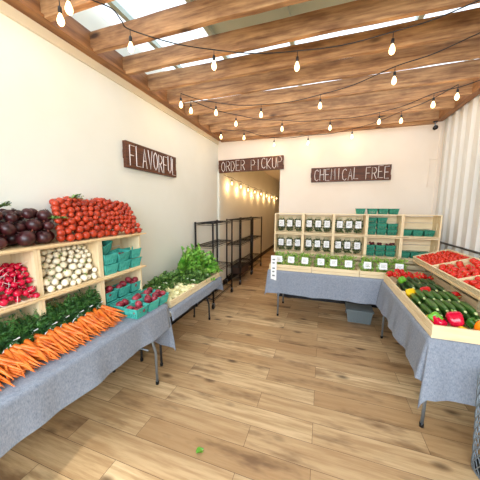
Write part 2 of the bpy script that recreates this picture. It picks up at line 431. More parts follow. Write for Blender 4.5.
sign('dark wooden sign reading ORDER PICKUP above the hallway opening', 'ORDER PICKUP', 1.24, .235, (-1.325, YB - .046, 2.455), 0, .72).rotation_euler = (0, math.radians(-1.2), 0)
sign('dark wooden sign reading CHEMICAL FREE in the middle of the back wall', 'CHEMICAL FREE', 1.20, .235, (.375, YB - .046, 2.226), 0, .72).rotation_euler = (0, math.radians(-.3), 0)

# ------------------------------------------------------------------ tables and cloths
def folding_table(label, x0, x1, y0, y1, z, legmat, along='y', inset=.14, insx=.025):
    t = thing('folding_table', label, 'table', ((x0 + x1) / 2, (y0 + y1) / 2, 0))
    hx, hy = (x1 - x0) / 2, (y1 - y0) / 2
    MB().bbox((-hx, -hy, z - .04), (hx, hy, z), .012).build('tabletop', M['table'], t)
    for a in (-1, 1):
        for b in (-1, 1):
            if along == 'y':
                lx, ly = a * (hx - insx), b * (hy - inset)
                p = [(lx - a * .06, ly - b * .02, z - .04), (lx - a * .055, ly - b * .01, z - .25), (lx - a * .005, ly, z - .42), (lx, ly, .0)]
            else:
                lx, ly = a * (hx - .14), b * (hy - .10)
                p = [(lx - a * .02, ly - b * .06, z - .04), (lx - a * .01, ly - b * .055, z - .25), (lx, ly - b * .005, z - .42), (lx, ly, .0)]
            l = MB().tube(p, .0125, 8).build('leg', legmat, t)
            MB().tube([(p[3][0], p[3][1], 0), (p[3][0], p[3][1], .03)], .016, 8).build('foot_cap', M['black'], l)
    for e in (-1, 1):
        if along == 'y': MB().tube([(-hx + .11, e * (hy - inset), .32), (hx - .11, e * (hy - inset), .32)], .009, 6).build('crossbar', legmat, t)
        else: MB().tube([(e * (hx - .14), -hy + .14, .32), (e * (hx - .14), hy - .14, .32)], .009, 6).build('crossbar', legmat, t)
    return t
def tablecloth(label, x0, x1, y0, y1, z, dx0, dx1, dy0, dy1, seed, mat=None):
    """a rectangle of cloth draped over a table; dx0.. are how far it hangs past each edge"""
    j = random.Random(seed); P1, P2, P3 = (j.uniform(0, 6) for _ in range(3)); st = .022
    us = np.concatenate([np.linspace(x0 - dx0, x0, max(2, int(dx0 / st)) + 1), np.linspace(x0, x1, int((x1 - x0) / .04) + 1)[1:], np.linspace(x1, x1 + dx1, max(2, int(dx1 / st)) + 1)[1:]])
    vv = np.concatenate([np.linspace(y0 - dy0, y0, max(2, int(dy0 / st)) + 1), np.linspace(y0, y1, int((y1 - y0) / .03) + 1)[1:], np.linspace(y1, y1 + dy1, max(2, int(dy1 / st)) + 1)[1:]])
    def pos(u, v):
        ex = u - x1 if u > x1 else (u - x0 if u < x0 else 0.0); ey = v - y1 if v > y1 else (v - y0 if v < y0 else 0.0)
        cx, cy = min(max(u, x0), x1), min(max(v, y0), y1)
        d = math.hypot(ex, ey)
        if d < 1e-6: return (u, v, z + .004 + .0015 * math.sin(u * 17 + P1) * math.sin(v * 11 + P2))
        ax, ay = ex / d, ey / d
        corner = min(abs(ex), abs(ey)) / (max(abs(ex), abs(ey)) + 1e-6)
        s = (cy if abs(ex) > abs(ey) else cx)
        w = math.sin(s * 9.5 + P1) * .5 + math.sin(s * 21 + P2) * .3 + math.sin(s * 37 + P3) * .12
        out = .012 + d * .05 + d * .085 * (w + .5) * (1 - corner)
        out += d * .06 * math.sin(corner * PI * .5) ** 2 - d * .1 * math.sin(corner * PI) * (1 if abs(ex) > abs(ey) else -.3)
        dd = max(0, d - .01)
        return (cx + ax * max(out, .012), cy + ay * max(out, .012), z + .004 - dd * (.99 - .05 * corner) - .0)
    vs = [pos(u, v) for u in us for v in vv]; nv = len(vv)
    fs = [(i * nv + k, (i + 1) * nv + k, (i + 1) * nv + k + 1, i * nv + k + 1) for i in range(len(us) - 1) for k in range(nv - 1)]
    o = MB().add(vs, fs, True).build('tablecloth', M['cloth'])
    return tag(o, label, 'tablecloth')
T1 = (XL + .02, -1.385, .05, 1.90); ZT = .74
folding_table('grey-legged folding table along the left wall under the crates and carrots', *T1, ZT, M['grey_metal'])
tablecloth('grey-blue linen cloth hanging over the table with carrots and beet crates', *T1, ZT, .0, .25, .12, .50, 5)
T2 = (XL + .02, -1.375, 1.95, 3.20); Z2 = .655
folding_table('lower folding table with dark legs under the leafy greens', *T2, Z2, M['dark_metal'], inset=.05, insx=.165)
tablecloth('grey linen cloth over the low table holding kale and lettuce', *T2, Z2, .0, .12, .01, .22, 8)
TB = (-.74, 1.56, 3.53, 4.27)
folding_table('long folding table against the back wall under the crate shelves', *TB, ZT, M['grey_metal'], 'x')
tablecloth('blue-grey linen cloth over the long table at the back wall', *TB, ZT, .24, .0, .35, .04, 11)
T3 = (.765, 1.57, 1.99, 3.46)
folding_table('folding table along the ribbed metal wall under zucchini and tomatoes', *T3, ZT, M['grey_metal'], inset=.05)
tablecloth('blue-grey linen cloth hanging from the right-hand table of zucchini', *T3, ZT, .34, .0, .44, .03, 21)

# ------------------------------------------------------------------ crates, planks, trays
def make_crate():                                   # lying flat, open to +z; 0.457 long (x), .318 wide (y), .235 tall
    t = thing('wooden_crate', 'pine crate', 'crate'); L, Wd, Hc, th = .457, .318, .24, .012
    for s in (-1, 1):
        mb = MB(); xa, xb = (L / 2 - .018, L / 2) if s > 0 else (-L / 2, -L / 2 + .018)
        hz0, hz1, hy = .14, .165, .045
        mb.box((xa, -Wd / 2 + th, .0), (xb, Wd / 2 - th, hz0)); mb.box((xa, -Wd / 2 + th, hz1), (xb, Wd / 2 - th, Hc))
        mb.box((xa, -Wd / 2 + th, hz0), (xb, -hy, hz1)); mb.box((xa, hy, hz0), (xb, Wd / 2 - th, hz1))
        mb.build('end_panel', M['crateY'], t)
    for s in (-1, 1):
        for z0, z1 in ((.0, .064), (.088, .150), (.176, .24)):
            ya, yb = (Wd / 2 - th, Wd / 2) if s > 0 else (-Wd / 2, -Wd / 2 + th)
            MB().box((-L / 2, ya, z0), (L / 2, yb, z1)).build('side_slat', M['crate'], t)
    for y0 in (-.145, -.05, .045): MB().box((-L / 2 + .018, y0, .0), (L / 2 - .018, y0 + .085, .008)).build('bottom_slat', M['crate'], t)
    return t
crate = Proto(make_crate())
def rotm(*cols):                                    # euler from the images of the local axes
    return Matrix((cols[0], cols[1], cols[2])).transposed().to_euler()
# standing on a long side, open towards +x (left stack): local z -> +x, local x -> +y, local y -> z
RL = rotm((0, 1, 0), (0, 0, 1), (1, 0, 0))
RB = rotm((1, 0, 0), (0, 0, 1), (0, -1, 0))
names = ['farthest left in the frame', 'in the middle', 'nearest the leafy greens']
XC = -1.925
fillL = [['carrot greens', 'carrot greens', 'potato baskets'], ['red radishes', 'ivory turnips', 'empty teal baskets']]
pos3 = ['left', 'middle', 'right']
for r, zc in enumerate((ZT + .006 + .159, ZT + .006 + .318 + .012 + .159)):
    for k, yc in enumerate((.79, 1.248, 1.706)):
        crate.put((XC, yc, zc), RL, 'left-wall crate holding %s, %s crate of the %s row' % (fillL[r][k], pos3[k], ('bottom', 'upper')[r]), 'crates stacked on the left table')
def plank(label, a, b, m='plank'):
    return tag(MB().bbox(a, b, .0015).build('plank', M[m]), label, 'plank')
ZR1 = ZT + .006 + .318; ZR2 = ZR1 + .012 + .318
plank('thin pine plank between the two rows of crates on the left', (XL + .01, .50, ZR1), (-1.665, 1.985, ZR1 + .012))
plank('thin pine plank carrying the heaped beets on top of the left crates', (XL + .01, .50, ZR2), (-1.655, 1.99, ZR2 + .012))
ZTOP = ZR2 + .012
# back stack
YC = 4.02; zb0 = ZT + .006; zb1 = zb0 + .2215
cx5 = [-.495, -.065, .365, .795, 1.225]
CN = ['first', 'second', 'third', 'fourth', 'fifth']
for k, x in enumerate(cx5):
    crate.put((x, 4.06, zb0), (0, 0, 0), 'pine crate lying flat behind the salad bags, %s from the left' % CN[k], 'base crates on the back table', (.938, 1, .92))
cont = [['bagged herbs', 'bagged herbs', 'bagged herbs', 'dark berries in baskets', 'loose green baskets'], ['bagged herbs', 'bagged herbs', 'bagged herbs', 'stacked green baskets', 'a row of empty green baskets']]
ZB1 = zb1 + .006; ZB2 = ZB1 + .30 + .0
for r, zc in enumerate((ZB1 + .159 * .945, ZB1 + .318 * .945 + .008 + .159 * .945)):
    for k, x in enumerate(cx5):
        crate.put((x, YC, zc), RB, 'back crate on its side with %s, %s column, %s row' % (cont[r][k], CN[k], ('lower', 'upper')[r]), 'crate shelves on the back table', (.938, .945, 1))
for n_, z0 in (('lower', zb1), ('upper', ZB1 + .318 * .945)):
    plank('thin pine plank under the %s row of crates on the back table' % n_, (-.722, 3.885, z0 + .0005), (1.45, 4.15, z0 + (.0055 if n_ == 'lower' else .0075)))
ZBS0 = ZB1 + .012 * .945 + .001; ZBR1 = ZB1 + .318 * .945 + .008; ZBS1 = ZBR1 + .012 * .945 + .001; ZBT = ZBR1 + .318 * .945

def tray(label, cx, cy, z, L, Wd, Hh, rot=(0, 0, 0), bottomz=.008, solid=None, group=None):
    """L along x, Wd along y, open top; two slats a side"""
    t = thing('wooden_tray', label, 'tray', (cx, cy, z), rot, group); th = .016
    for s in (-1, 1):
        g = .004; cuts = [(0, Hh * .5 - g), (Hh * .5, Hh)]
        for z0, z1 in ([(0, Hh)] if solid == 'y' else cuts):
            ya, yb = (Wd / 2 - th, Wd / 2) if s > 0 else (-Wd / 2, -Wd / 2 + th)
            MB().bbox((-L / 2, ya, z0), (L / 2, yb, z1), .0012).build('side_slat', M['crate'], t)
        for z0, z1 in cuts:
            xa, xb = (L / 2 - th, L / 2) if s > 0 else (-L / 2, -L / 2 + th)
            MB().bbox((xa, -Wd / 2 + th, z0), (xb, Wd / 2 - th, z1), .0012).build('end_slat', M['crateY'], t)
    MB().box((-L / 2 + th, -Wd / 2 + th, 0), (L / 2 - th, Wd / 2 - th, bottomz)).build('tray_bottom', M['crate'], t)
    return t
zt = ZT + .006
# front trays on the back table
for k, (x0, x1, nm) in enumerate([(-.73, -.12, 'left'), (-.115, .495, 'middle'), (.50, 1.11, 'right')]):
    tray('low pine tray of bagged greens on the back table, %s one of three' % nm, (x0 + x1) / 2, 3.695, zt, x1 - x0, .30, .085, group='trays along the back table front')
# zucchini trays
tray('pine tray of zucchini and sweet peppers at the near end of the right table', 1.005, 2.37, zt, .47, .76, .095, solid='y')
tray('pine tray of zucchini and red peppers at the far end of the right table', 1.005, 3.105, zt, .47, .70, .095, solid='y')
for k, (yc, nm) in enumerate(((2.18, 'nearest'), (2.75, 'middle'), (3.22, 'farthest'))):
    o = crate.put((1.42, yc, zt), (0, 0, PI / 2), 'pine crate lying flat under the tomato trays, %s of three' % nm, 'crates raising the tomato trays', (1, .95, .88))
plank('long pine plank under the tomato trays by the metal wall', (1.17, 1.94, zt + .212), (1.588, 3.80, zt + .230))
ZP = zt + .230
tilt = math.radians(18)
TT = []
for k, (yc, wd, nm) in enumerate(((3.50, .595, 'small tomatoes, farthest'), (2.917, .55, 'large tomatoes, middle'), (2.36, .55, 'large tomatoes, nearest'))):
    t = tray('tilted pine tray of %s of the three on the plank' % nm, 1.370, yc, ZP + .060, .40, wd, .06, (0, -tilt, 0), group='tomato trays')
    TT.append((1.370, yc, ZP + .060, .40, wd, .06))
# block that props the trays at the wall side
tag(MB().bbox((1.50, 2.1, ZP), (1.57, 3.75, ZP + .06), .002).build('wooden_batten', M['plank']), 'pine batten propping up the wall side of the tomato trays', 'batten')
# T2 trays
tray('shallow pine tray of pale squash at the near end of the low table', -1.67, 2.27, Z2 + .006, .55, .56, .07)
tray('shallow pine tray under the kale and lettuce on the low table', -1.67, 2.88, Z2 + .006, .55, .64, .07)

# ------------------------------------------------------------------ produce prototypes
def bulbprof(r, sq=1.0, n=8):
    return [(max(.0005, r * math.sin(PI * i / n)), -r * sq * math.cos(PI * i / n)) for i in range(n + 1)]
def make_root(name, label, cat, r, mat, tailmat, tail=.9, stub=True, sq=.95, n=12, stubmat=None):
    o = MB().lathe(bulbprof(r, sq), n).build(name, M[mat]); tag(o, label, cat)
    if tail: MB().tube([(0, 0, -r * sq * .93), (r * .1, 0, -r * (sq + tail * .5)), (r * .3, r * .1, -r * (sq + tail))], [r * .16, r * .06, r * .02], 5).build('root_tail', M[tailmat], o)
    if stub: 
        mb = MB()
        for a in range(4):
            q = a * PI / 2; mb.tube([(r * .1 * math.cos(q), r * .1 * math.sin(q), r * sq * .9), (r * .22 * math.cos(q), r * .22 * math.sin(q), r * sq * 1.35)], [r * .08, r * .05], 5)
        mb.build('stem_stub', M[stubmat or 'stalk'], o)
    return o

# beets on the top plank ------------------------------------------------
def heap_points(n, lo, hi, rr, clamp, iters=80, pull=(0, 0, -.0004), seed=3):
    q = random.Random(seed)
    P = [[q.uniform(lo[i], hi[i]) for i in range(3)] for _ in range(n)]; R = [q.uniform(*rr) for _ in range(n)]
    P = relax(P, R, clamp, iters, pull=pull); return P, fit(P, R)
def clampf(xa, xb, ya, yb, z0, top):
    def c(P, R):
        A = ya(P) if callable(ya) else ya; Bq = yb(P) if callable(yb) else yb
        P[:, 1] = np.minimum(np.maximum(P[:, 1], A + R), Bq - R)
        P[:, 2] = np.maximum(P[:, 2], z0 + R)
        P[:, 2] = np.minimum(P[:, 2], np.maximum(z0 + R, top(P) - R))
        P[:, 0] = np.maximum(P[:, 0], xa + R)
        f = xb(P); P[:, 0] = np.minimum(P[:, 0], np.maximum(f - R, xa + R)); return P
    return c
beet = Proto(make_root('beet', 'red-orange beet', 'beet', .027, 'beet', 'tail', .55, True, .92, 10, 'tail'))
top = lambda P: ZTOP + .325 - .6 * np.maximum(0, (P[:, 1] - 1.88)) - .25 * np.maximum(0, 1.3 - P[:, 1]) + .012 * np.sin(P[:, 1] * 23)
fr = lambda P: -1.665 - .20 * np.clip((P[:, 2] - ZTOP) / .33, 0, 1) ** 1.3
P, R = heap_points(360, (-1.95, 1.15, ZTOP), (-1.68, 1.97, ZTOP + .3), (.021, .032), clampf(XL + .005, fr, lambda P: 1.165 + .5 * np.maximum(0, -1.70 - P[:, 0]), 1.97, ZTOP, top), 90, (0, 0, 0))
for p, r in zip(P, R):
    dfront = (-1.665 - .20 * min(1, max(0, (p[2] - ZTOP) / .33)) ** 1.3) - p[0]; dt = ZTOP + .325 - p[2]
    if dfront > .10 and dt > .09: continue
    beet.put(tuple(p), rq(), 'round red-orange beet in the big heap on top of the left crates', 'red-orange beets in the heap', r / .027)
dbeet = Proto(make_root('dark_beet', 'dark purple beet', 'beet', .05, 'dark_beet', 'tail', .7, True, .86, 14, 'dark_beet'))
fr2 = lambda P: -1.665 - .14 * np.clip((P[:, 2] - ZTOP) / .25, 0, 1)
P, R = heap_points(52, (-1.93, .62, ZTOP), (-1.70, 1.13, ZTOP + .22), (.032, .052), clampf(XL + .005, fr2, .58, lambda P: 1.155 + .5 * np.maximum(0, -1.70 - P[:, 0]), ZTOP, lambda P: ZTOP + .24 + 0 * P[:, 0]), 90, seed=5)
for p, r in zip(P, R): dbeet.put(tuple(p), (rnd.uniform(-1, 1), rnd.uniform(-1, 1), rnd.uniform(0, 6)), 'large dark purple beet in the pile at the left end of the top plank', 'dark beets on the top plank', r / .05)
for x, y, z, rz, sc_, lab in ((-1.80, 1.235, ZTOP + .17, -.9, .55, 'poking out between the dark and the red beets'), (-1.80, 1.36, ZTOP + .31, .6, .5, 'lying on top of the red beet heap'), (-1.84, .92, ZTOP + .235, .3, .5, 'behind the dark beets at the left end')):
    t = thing('beet_greens', 'small tuft of green beet leaves %s' % lab, 'greens', (x, y, z), (0, 0, rz)); mb = MB(); st = MB(); j = random.Random(int(y * 100))
    def lf0(mb, b, d, sd): 
        d = Vector(d).normalized(); s_ = d.cross(Vector((0, 0, 1))).normalized(); n_ = s_.cross(d)
        mb.grid(lambda u, v: Vector(b) + d * (.12 * u) + s_ * ((v - .5) * .07 * math.sin(PI * (.1 + .85 * u))) + n_ * (.012 * math.sin(u * 14 + sd) * abs(v - .5) * 2 - .03 * u * u), 7, 4)
    for i in range(9):
        a = j.uniform(-1.4, 1.4); e = j.uniform(.1, .8); d = Vector((math.cos(a) * math.cos(e), math.sin(a) * math.cos(e), math.sin(e)))
        st.tube([(0, 0, 0), tuple(d * .05)], .003, 5); lf0(mb, d * .04, d, i)
    mb.build('leaves', M['kale'], t); st.build('stems', M['radish'], t); t.scale = (sc_,) * 3
# turnips
turnip = Proto(make_root('turnip', 'ivory turnip', 'turnip', .026, 'turnip', 'turnip', .25, True, .88, 12))
zf = ZR1 + .012 + .012; zl = zf + .278
fr3 = lambda P: -1.655 - .15 * np.clip((P[:, 2] - zf) / .28, 0, 1) ** 1.2
P, R = heap_points(175, (-1.88, 1.05, zf), (-1.68, 1.44, zl), (.019, .034), clampf(-1.90, fr3, 1.042, 1.455, zf, lambda P: zl + 0 * P[:, 0]), 90, (0, 0, 0), seed=8)
for p, r in zip(P, R):
    if (-1.655 - .15 * min(1, max(0, (p[2] - zf) / .28)) ** 1.2) - p[0] > .085 and p[2] < zl - .07: continue
    turnip.put(tuple(p), rq(), 'small ivory white turnip in the middle crate of the upper row', 'white turnips in the crate', r / .026)
# radishes with greens
radish = Proto(make_root('radish', 'red radish', 'radish', .019, 'radish', 'white_root', 2.6, False, 1.0, 10))
fr4 = lambda P: -1.640 - .16 * np.clip((P[:, 2] - zf) / .25, 0, 1) ** 1.2
P, R = heap_points(270, (-1.88, .62, zf), (-1.68, .98, zf + .2), (.016, .022), clampf(-1.90, fr4, .60, 1.0, zf, lambda P: zf + .215 + 0 * P[:, 0]), 90, (0, 0, 0), seed=9)
for p, r in zip(P, R):
    if (-1.64 - .16 * min(1, max(0, (p[2] - zf) / .25)) ** 1.2) - p[0] > .075 and p[2] < zf + .15: continue
    d = (rnd.uniform(-.9, -.2), rnd.uniform(-.7, .7), rnd.uniform(-.6, .6))
    radish.put(tuple(p), toward(d), 'bright red radish with a thin white root in the pile of the upper left crate', 'radishes in the crate', r / .019)
# leaf bunches ------------------------------------------------------------
def ruffle_leaf(mb, base, d, L, Wd, seed, curl=.35, ruf=.18, nu=8, nv=6):
    j = random.Random(seed); d = Vector(d).normalized(); upv = Vector((0, 0, 1)) if abs(d.z) < .9 else Vector((1, 0, 0))
    sd = d.cross(upv).normalized(); nn = sd.cross(d).normalized(); p1, p2 = j.uniform(0, 6), j.uniform(0, 6); base = Vector(base)
    roll = j.uniform(-.7, .7); sd, nn = sd * math.cos(roll) + nn * math.sin(roll), nn * math.cos(roll) - sd * math.sin(roll)
    def fn(u, v):
        t = u; ww = Wd * (math.sin(PI * min(1, .12 + t * .88)) ** .6) * (1 if t < .97 else .7)
        s = (v - .5) * 2
        z = -curl * L * t * t + ruf * Wd * abs(s) * (math.sin(t * 17 + p1 + s * 2) + .6 * math.sin(t * 29 + p2)) + .25 * Wd * s * s
        return base + d * (L * t) + sd * (s * ww * .5) + nn * z
    mb.grid(fn, nu, nv)
def frond_mesh(seed, L, spread, n=230):
    j = random.Random(seed); mb = MB()
    for i in range(n):
        a = j.uniform(-1, 1) * spread; e = j.uniform(-.6, 1.9) * spread; ll = L * j.uniform(.4, 1)
        d = Vector((-1, math.tan(a) * .8, min(3, math.tan(min(e, 1.3))) * .8)).normalized(); b = Vector((0, a * .02, e * .02))
        p = [b, b + d * ll * .5 + Vector((0, 0, .02 * j.uniform(0, 1))), b + d * ll]
        mb.tube(p, [.0012, .001, .0006], 3, cap=False)
        for k in range(7):
            q = b + d * ll * (.25 + .75 * k / 7); s = Vector((j.uniform(-1, 1), j.uniform(-1, 1), j.uniform(-1, 1))).normalized()
            m = Vector((j.uniform(-1, 1), j.uniform(-1, 1), j.uniform(-1, 1))).normalized(); s2 = s.cross(m).normalized()
            mb.add([q, q + s * .018 + s2 * .005, q + s * .036, q + s * .018 - s2 * .005], [(0, 1, 2, 3)])
    return mb
# carrots: tied bunches lying out of the lower crates
def make_carrot(L, r):
    pr = [(.0008, 0), (r * .12, L * .05), (r * .3, L * .18), (r * .55, L * .4), (r * .8, L * .68), (r * .98, L * .9), (r, L * .96), (r * .7, L), (r * .2, L * 1.008)]
    return MB().lathe(pr, 9).mesh('carrot', M['carrot'])
cm = [make_carrot(.19, .014), make_carrot(.165, .012), make_carrot(.205, .016), make_carrot(.15, .010)]
fm = [frond_mesh(11, .2, .75).mesh('carrot_greens', M['frond']), frond_mesh(12, .2, .75).mesh('carrot_greens', M['frond'])]
zc0 = ZT + .006
def carrot_bunch(y, x, seed, ang, label):
    j = random.Random(seed)
    t = thing('carrot_bunch', label, 'carrots', (x, y, zc0), (0, 0, ang), 'carrot bunches on the left table')
    n = 24
    for i in range(n):
        lay = i // 6; k = i % 6 - .5
        yy = (k - 2) * .024 + (lay % 2) * .012; tilt_ = .06 + lay * .09
        c = link('carrot', cm[j.randrange(4)], t)
        dy = (k - 2) * .16 + j.uniform(-.28, .28)
        d = Vector((-1, -dy, tilt_ + .09 + j.uniform(-.02, .05)))       # from tip to crown
        L = .19
        head = Vector((0.0 + j.uniform(-.02, .02), yy * .55, .04 + lay * .022))
        c.location = head - d.normalized() * L; c.rotation_euler = toward(d)
        if c.location.z < .008: c.location.z = .008
    g = link('carrot_greens', fm[seed % 2], t); g.location = (-.01, 0, .075)
    mb = MB(); q = []
    for i in range(15):
        a = 2 * PI * i / 14; q.append((-.012, .036 * math.cos(a), .082 + .034 * math.sin(a)))
    mb.tube(q, .0035, 6); mb.tube([(-.012, .0, .115), (-.02, .03, .14), (.0, .05, .15)], .004, 6)
    mb.build('white_tie', M['band'], t)
bl = ['leftmost', 'second from the left', 'third from the left', 'fourth from the left', 'fifth from the left', 'sixth from the left', 'seventh from the left', 'rightmost, beside the potato baskets']
for i, (y, x, a) in enumerate([(.70, -1.635, .15), (.81, -1.64, .05), (.92, -1.64, .35), (1.02, -1.63, .12), (1.12, -1.64, .35), (1.215, -1.64, .05), (1.31, -1.65, .3), (1.40, -1.655, .1)]):
    carrot_bunch(y, x, 30 + i, a, 'white-tied bunch of orange carrots, %s in the row' % bl[i])

# berry baskets -----------------------------------------------------------
def make_basket(mat, wt=.142, wb=.112, hh=.085):
    t = thing('berry_basket', 'empty berry basket', 'basket'); th = .003
    def W(z): return (wb + (wt - wb) * z / hh) / 2
    mb = MB()
    def wall(u0, u1, z0, z1):                       # piece of each of the four walls, u in -1..1 across
        for k in range(4):
            m = Matrix.Rotation(k * PI / 2, 4, 'Z'); a, b = W(z0), W(z1)
            vs = [(u0 * a, -a, z0), (u1 * a, -a, z0), (u1 * b, -b, z1), (u0 * b, -b, z1), (u0 * a, -a + th, z0), (u1 * a, -a + th, z0), (u1 * b, -b + th, z1), (u0 * b, -b + th, z1)]
            mb.add(vs, [(0, 1, 2, 3), (7, 6, 5, 4), (0, 4, 5, 1), (3, 2, 6, 7), (0, 3, 7, 4), (1, 5, 6, 2)], False, m)
    wall(-1, 1, 0, .012); wall(-1, 1, .040, hh - .006)
    n = 5; g = .05
    edges = np.linspace(-1, 1, n + 2)
    for i in range(n + 1): wall(edges[i] + (g if i else 0), edges[i + 1] - (g if i < n else 0), .012, .040)
    a = wb / 2; mb.box((-a, -a, 0), (a, a, .003))
    mb.build('basket_shell', M[mat], t)
    mb = MB(); a = wt / 2
    for k in range(4): mb.box((-a - .003, -a - .003, hh - .006), (a + .003, -a + .004, hh), Matrix.Rotation(k * PI / 2, 4, 'Z'))
    mb.build('rim', M[mat], t)
    return t
bT = Proto(make_basket('teal')); bG = Proto(make_basket('green_teal'))
HB = .085
pot = Proto(tag(MB().lathe([(r_ * (1 + .04 * math.sin(i)), z_) for i, (r_, z_) in enumerate(bulbprof(.029, 1.12, 9))], 11).build('red_potato', M['potato']), 'red potato', 'potato'))
ber = Proto(tag(MB().lathe(bulbprof(.017, 1.0, 7), 9).build('dark_berry', M['plum']), 'dark berry', 'berry'))
def fill(proto, x, y, z, r, n, lab, grp, a=0, heap=.03):
    c = lambda P, R: np.stack([np.clip(P[:, 0], x - .066 + R, x + .066 - R), np.clip(P[:, 1], y - .066 + R, y + .066 - R), np.clip(P[:, 2], z + .012 + R, z + HB + heap - R)], 1)
    q = random.Random(int(x * 1000 + y * 77)); P = [[x + q.uniform(-.04, .04), y + q.uniform(-.04, .04), z + .03 + q.uniform(0, .06)] for _ in range(n)]
    P = relax(P, [r] * n, c, 60, pull=(0, 0, .0004))
    for p in P: proto.put(tuple(p), rq(), lab, grp, 1)
ztab = ZT + .006
# baskets of red potatoes standing on the cloth in front of the right-hand crate
fb = [(-1.455, 1.585, 'nearest the carrots at the cloth edge'), (-1.455, 1.738, 'second along the cloth edge'), (-1.46, 1.888, 'at the table corner by the greens'), (-1.606, 1.60, 'nearest the carrots in the second rank'), (-1.61, 1.76, 'in the middle of the second rank'), (-1.61, 1.915, 'at the end of the second rank by the squash tray')]
for i, (x, y, lab) in enumerate(fb):
    bT.put((x, y, ztab), (0, 0, rnd.uniform(-.04, .04)), 'teal basket of red potatoes %s' % lab, 'potato baskets on the left table')
    fill(pot, x, y, ztab, .029, 5, 'round red potato in the %s' % ['teal basket nearest the carrots', 'second teal basket along the edge', 'teal basket at the table corner', 'near basket of the second rank', 'middle basket of the second rank', 'end basket of the second rank'][i], 'red potatoes in teal baskets')
zi = ZT + .006 + .012 + .002
for i, (x, y, z, lab) in enumerate([(-1.755, 1.572, zi, 'lower left'), (-1.755, 1.713, zi, 'lower middle'), (-1.755, 1.855, zi, 'lower right'), (-1.755, 1.572, zi + HB + .004, 'upper left'), (-1.755, 1.718, zi + HB + .004, 'upper middle'), (-1.755, 1.862, zi + HB + .004, 'upper right')]):
    bT.put((x, y, z), (0, 0, 0), 'teal pulp basket with potatoes, %s inside the bottom right crate' % lab, 'baskets inside the bottom right crate', (.93, .93, 1))
    if i >= 3: fill(pot, x, y, z, .029, 4, 'red potato in the %s basket inside the bottom right crate' % lab, 'potatoes inside the bottom right crate', heap=.04)
zj = ZR1 + .012 + .012 + .002
for i, (x, y, z, rot, lab) in enumerate([(-1.735, 1.572, zj, (0, 0, 0), 'bottom left'), (-1.735, 1.713, zj, (0, 0, .0), 'bottom middle'), (-1.735, 1.860, zj, (0, 0, 0), 'bottom right'), (-1.735, 1.572, zj + HB + .003, (0, 0, .0), 'second layer left'), (-1.735, 1.713, zj + HB + .004, (.10, .12, .05), 'second layer middle and tilted'), (-1.735, 1.862, zj + HB + .003, (0, 0, 0), 'second layer right'), (-1.79, 1.58, zj + 2 * HB + .012, (.28, .12, .3), 'topmost and leaning')]):
    bT.put((x, y, z), rot, 'empty teal pulp basket, %s in the upper right crate' % lab, 'baskets in the upper right crate', (.93, .93, 1))
for p in ((-1.73, 1.70, zj + HB + .04), (-1.71, 1.74, zj + HB + .045), (-1.75, 1.73, zj + HB + .045)):
    pot.put(p, rq(), 'red potato left in the tilted teal basket of the upper right crate', 'potatoes in the tilted basket', .9)
# green baskets on the back shelves: width of a column is .457
def gb(x, y, z, label, rz=0, g='green baskets on the back crate shelves', s=(.86, .86, .93)): return bG.put((x, y, z), (0, 0, rz), label, g, s)
GH = HB * .93 + .002
for i, (x, lab) in enumerate([(.51, 'alone above the herb crates'), (.665, 'leftmost of the trio'), (.80, 'middle of the trio'), (.93, 'rightmost of the trio')]):
    gb(x, 3.97, ZBT + .0005, 'green pulp basket on top of the back crates, %s' % lab)
xs = (.665, .795, .925)
for i, x in enumerate(xs):
    for k in range((3, 3, 2)[i]):
        gb(x, 3.965, ZBS1 + k * GH, 'green pulp basket in the upper fourth crate, %s stack, %s' % (pos3[i], ('at the bottom', 'second up', 'third up')[k]))
for i, x in enumerate(xs):
    for k in range(2):
        gb(x, 3.965, ZBS0 + k * GH, 'green basket in the lower fourth crate, %s stack, %s' % (pos3[i], ('bottom one', 'upper one')[k]))
        if k == 1: fill(ber, x, 3.965, ZBS0 + k * GH, .016, 9, 'dark red berry in the %s basket of the lower fourth crate' % pos3[i], 'dark berries in green baskets', heap=.03)
for i, x in enumerate((1.095, 1.225, 1.355)):
    gb(x, 3.942, ZBS1, 'green pulp basket in the upper fifth crate, front row, %s' % pos3[i]); gb(x, 4.068, ZBS1 + .0, 'green pulp basket in the upper fifth crate, back row, %s' % pos3[i])
    gb(x, 3.942, ZBS0, 'green pulp basket in the lower fifth crate, front row, %s' % pos3[i]); gb(x, 4.068, ZBS0, 'green pulp basket in the lower fifth crate, back row, %s' % pos3[i])

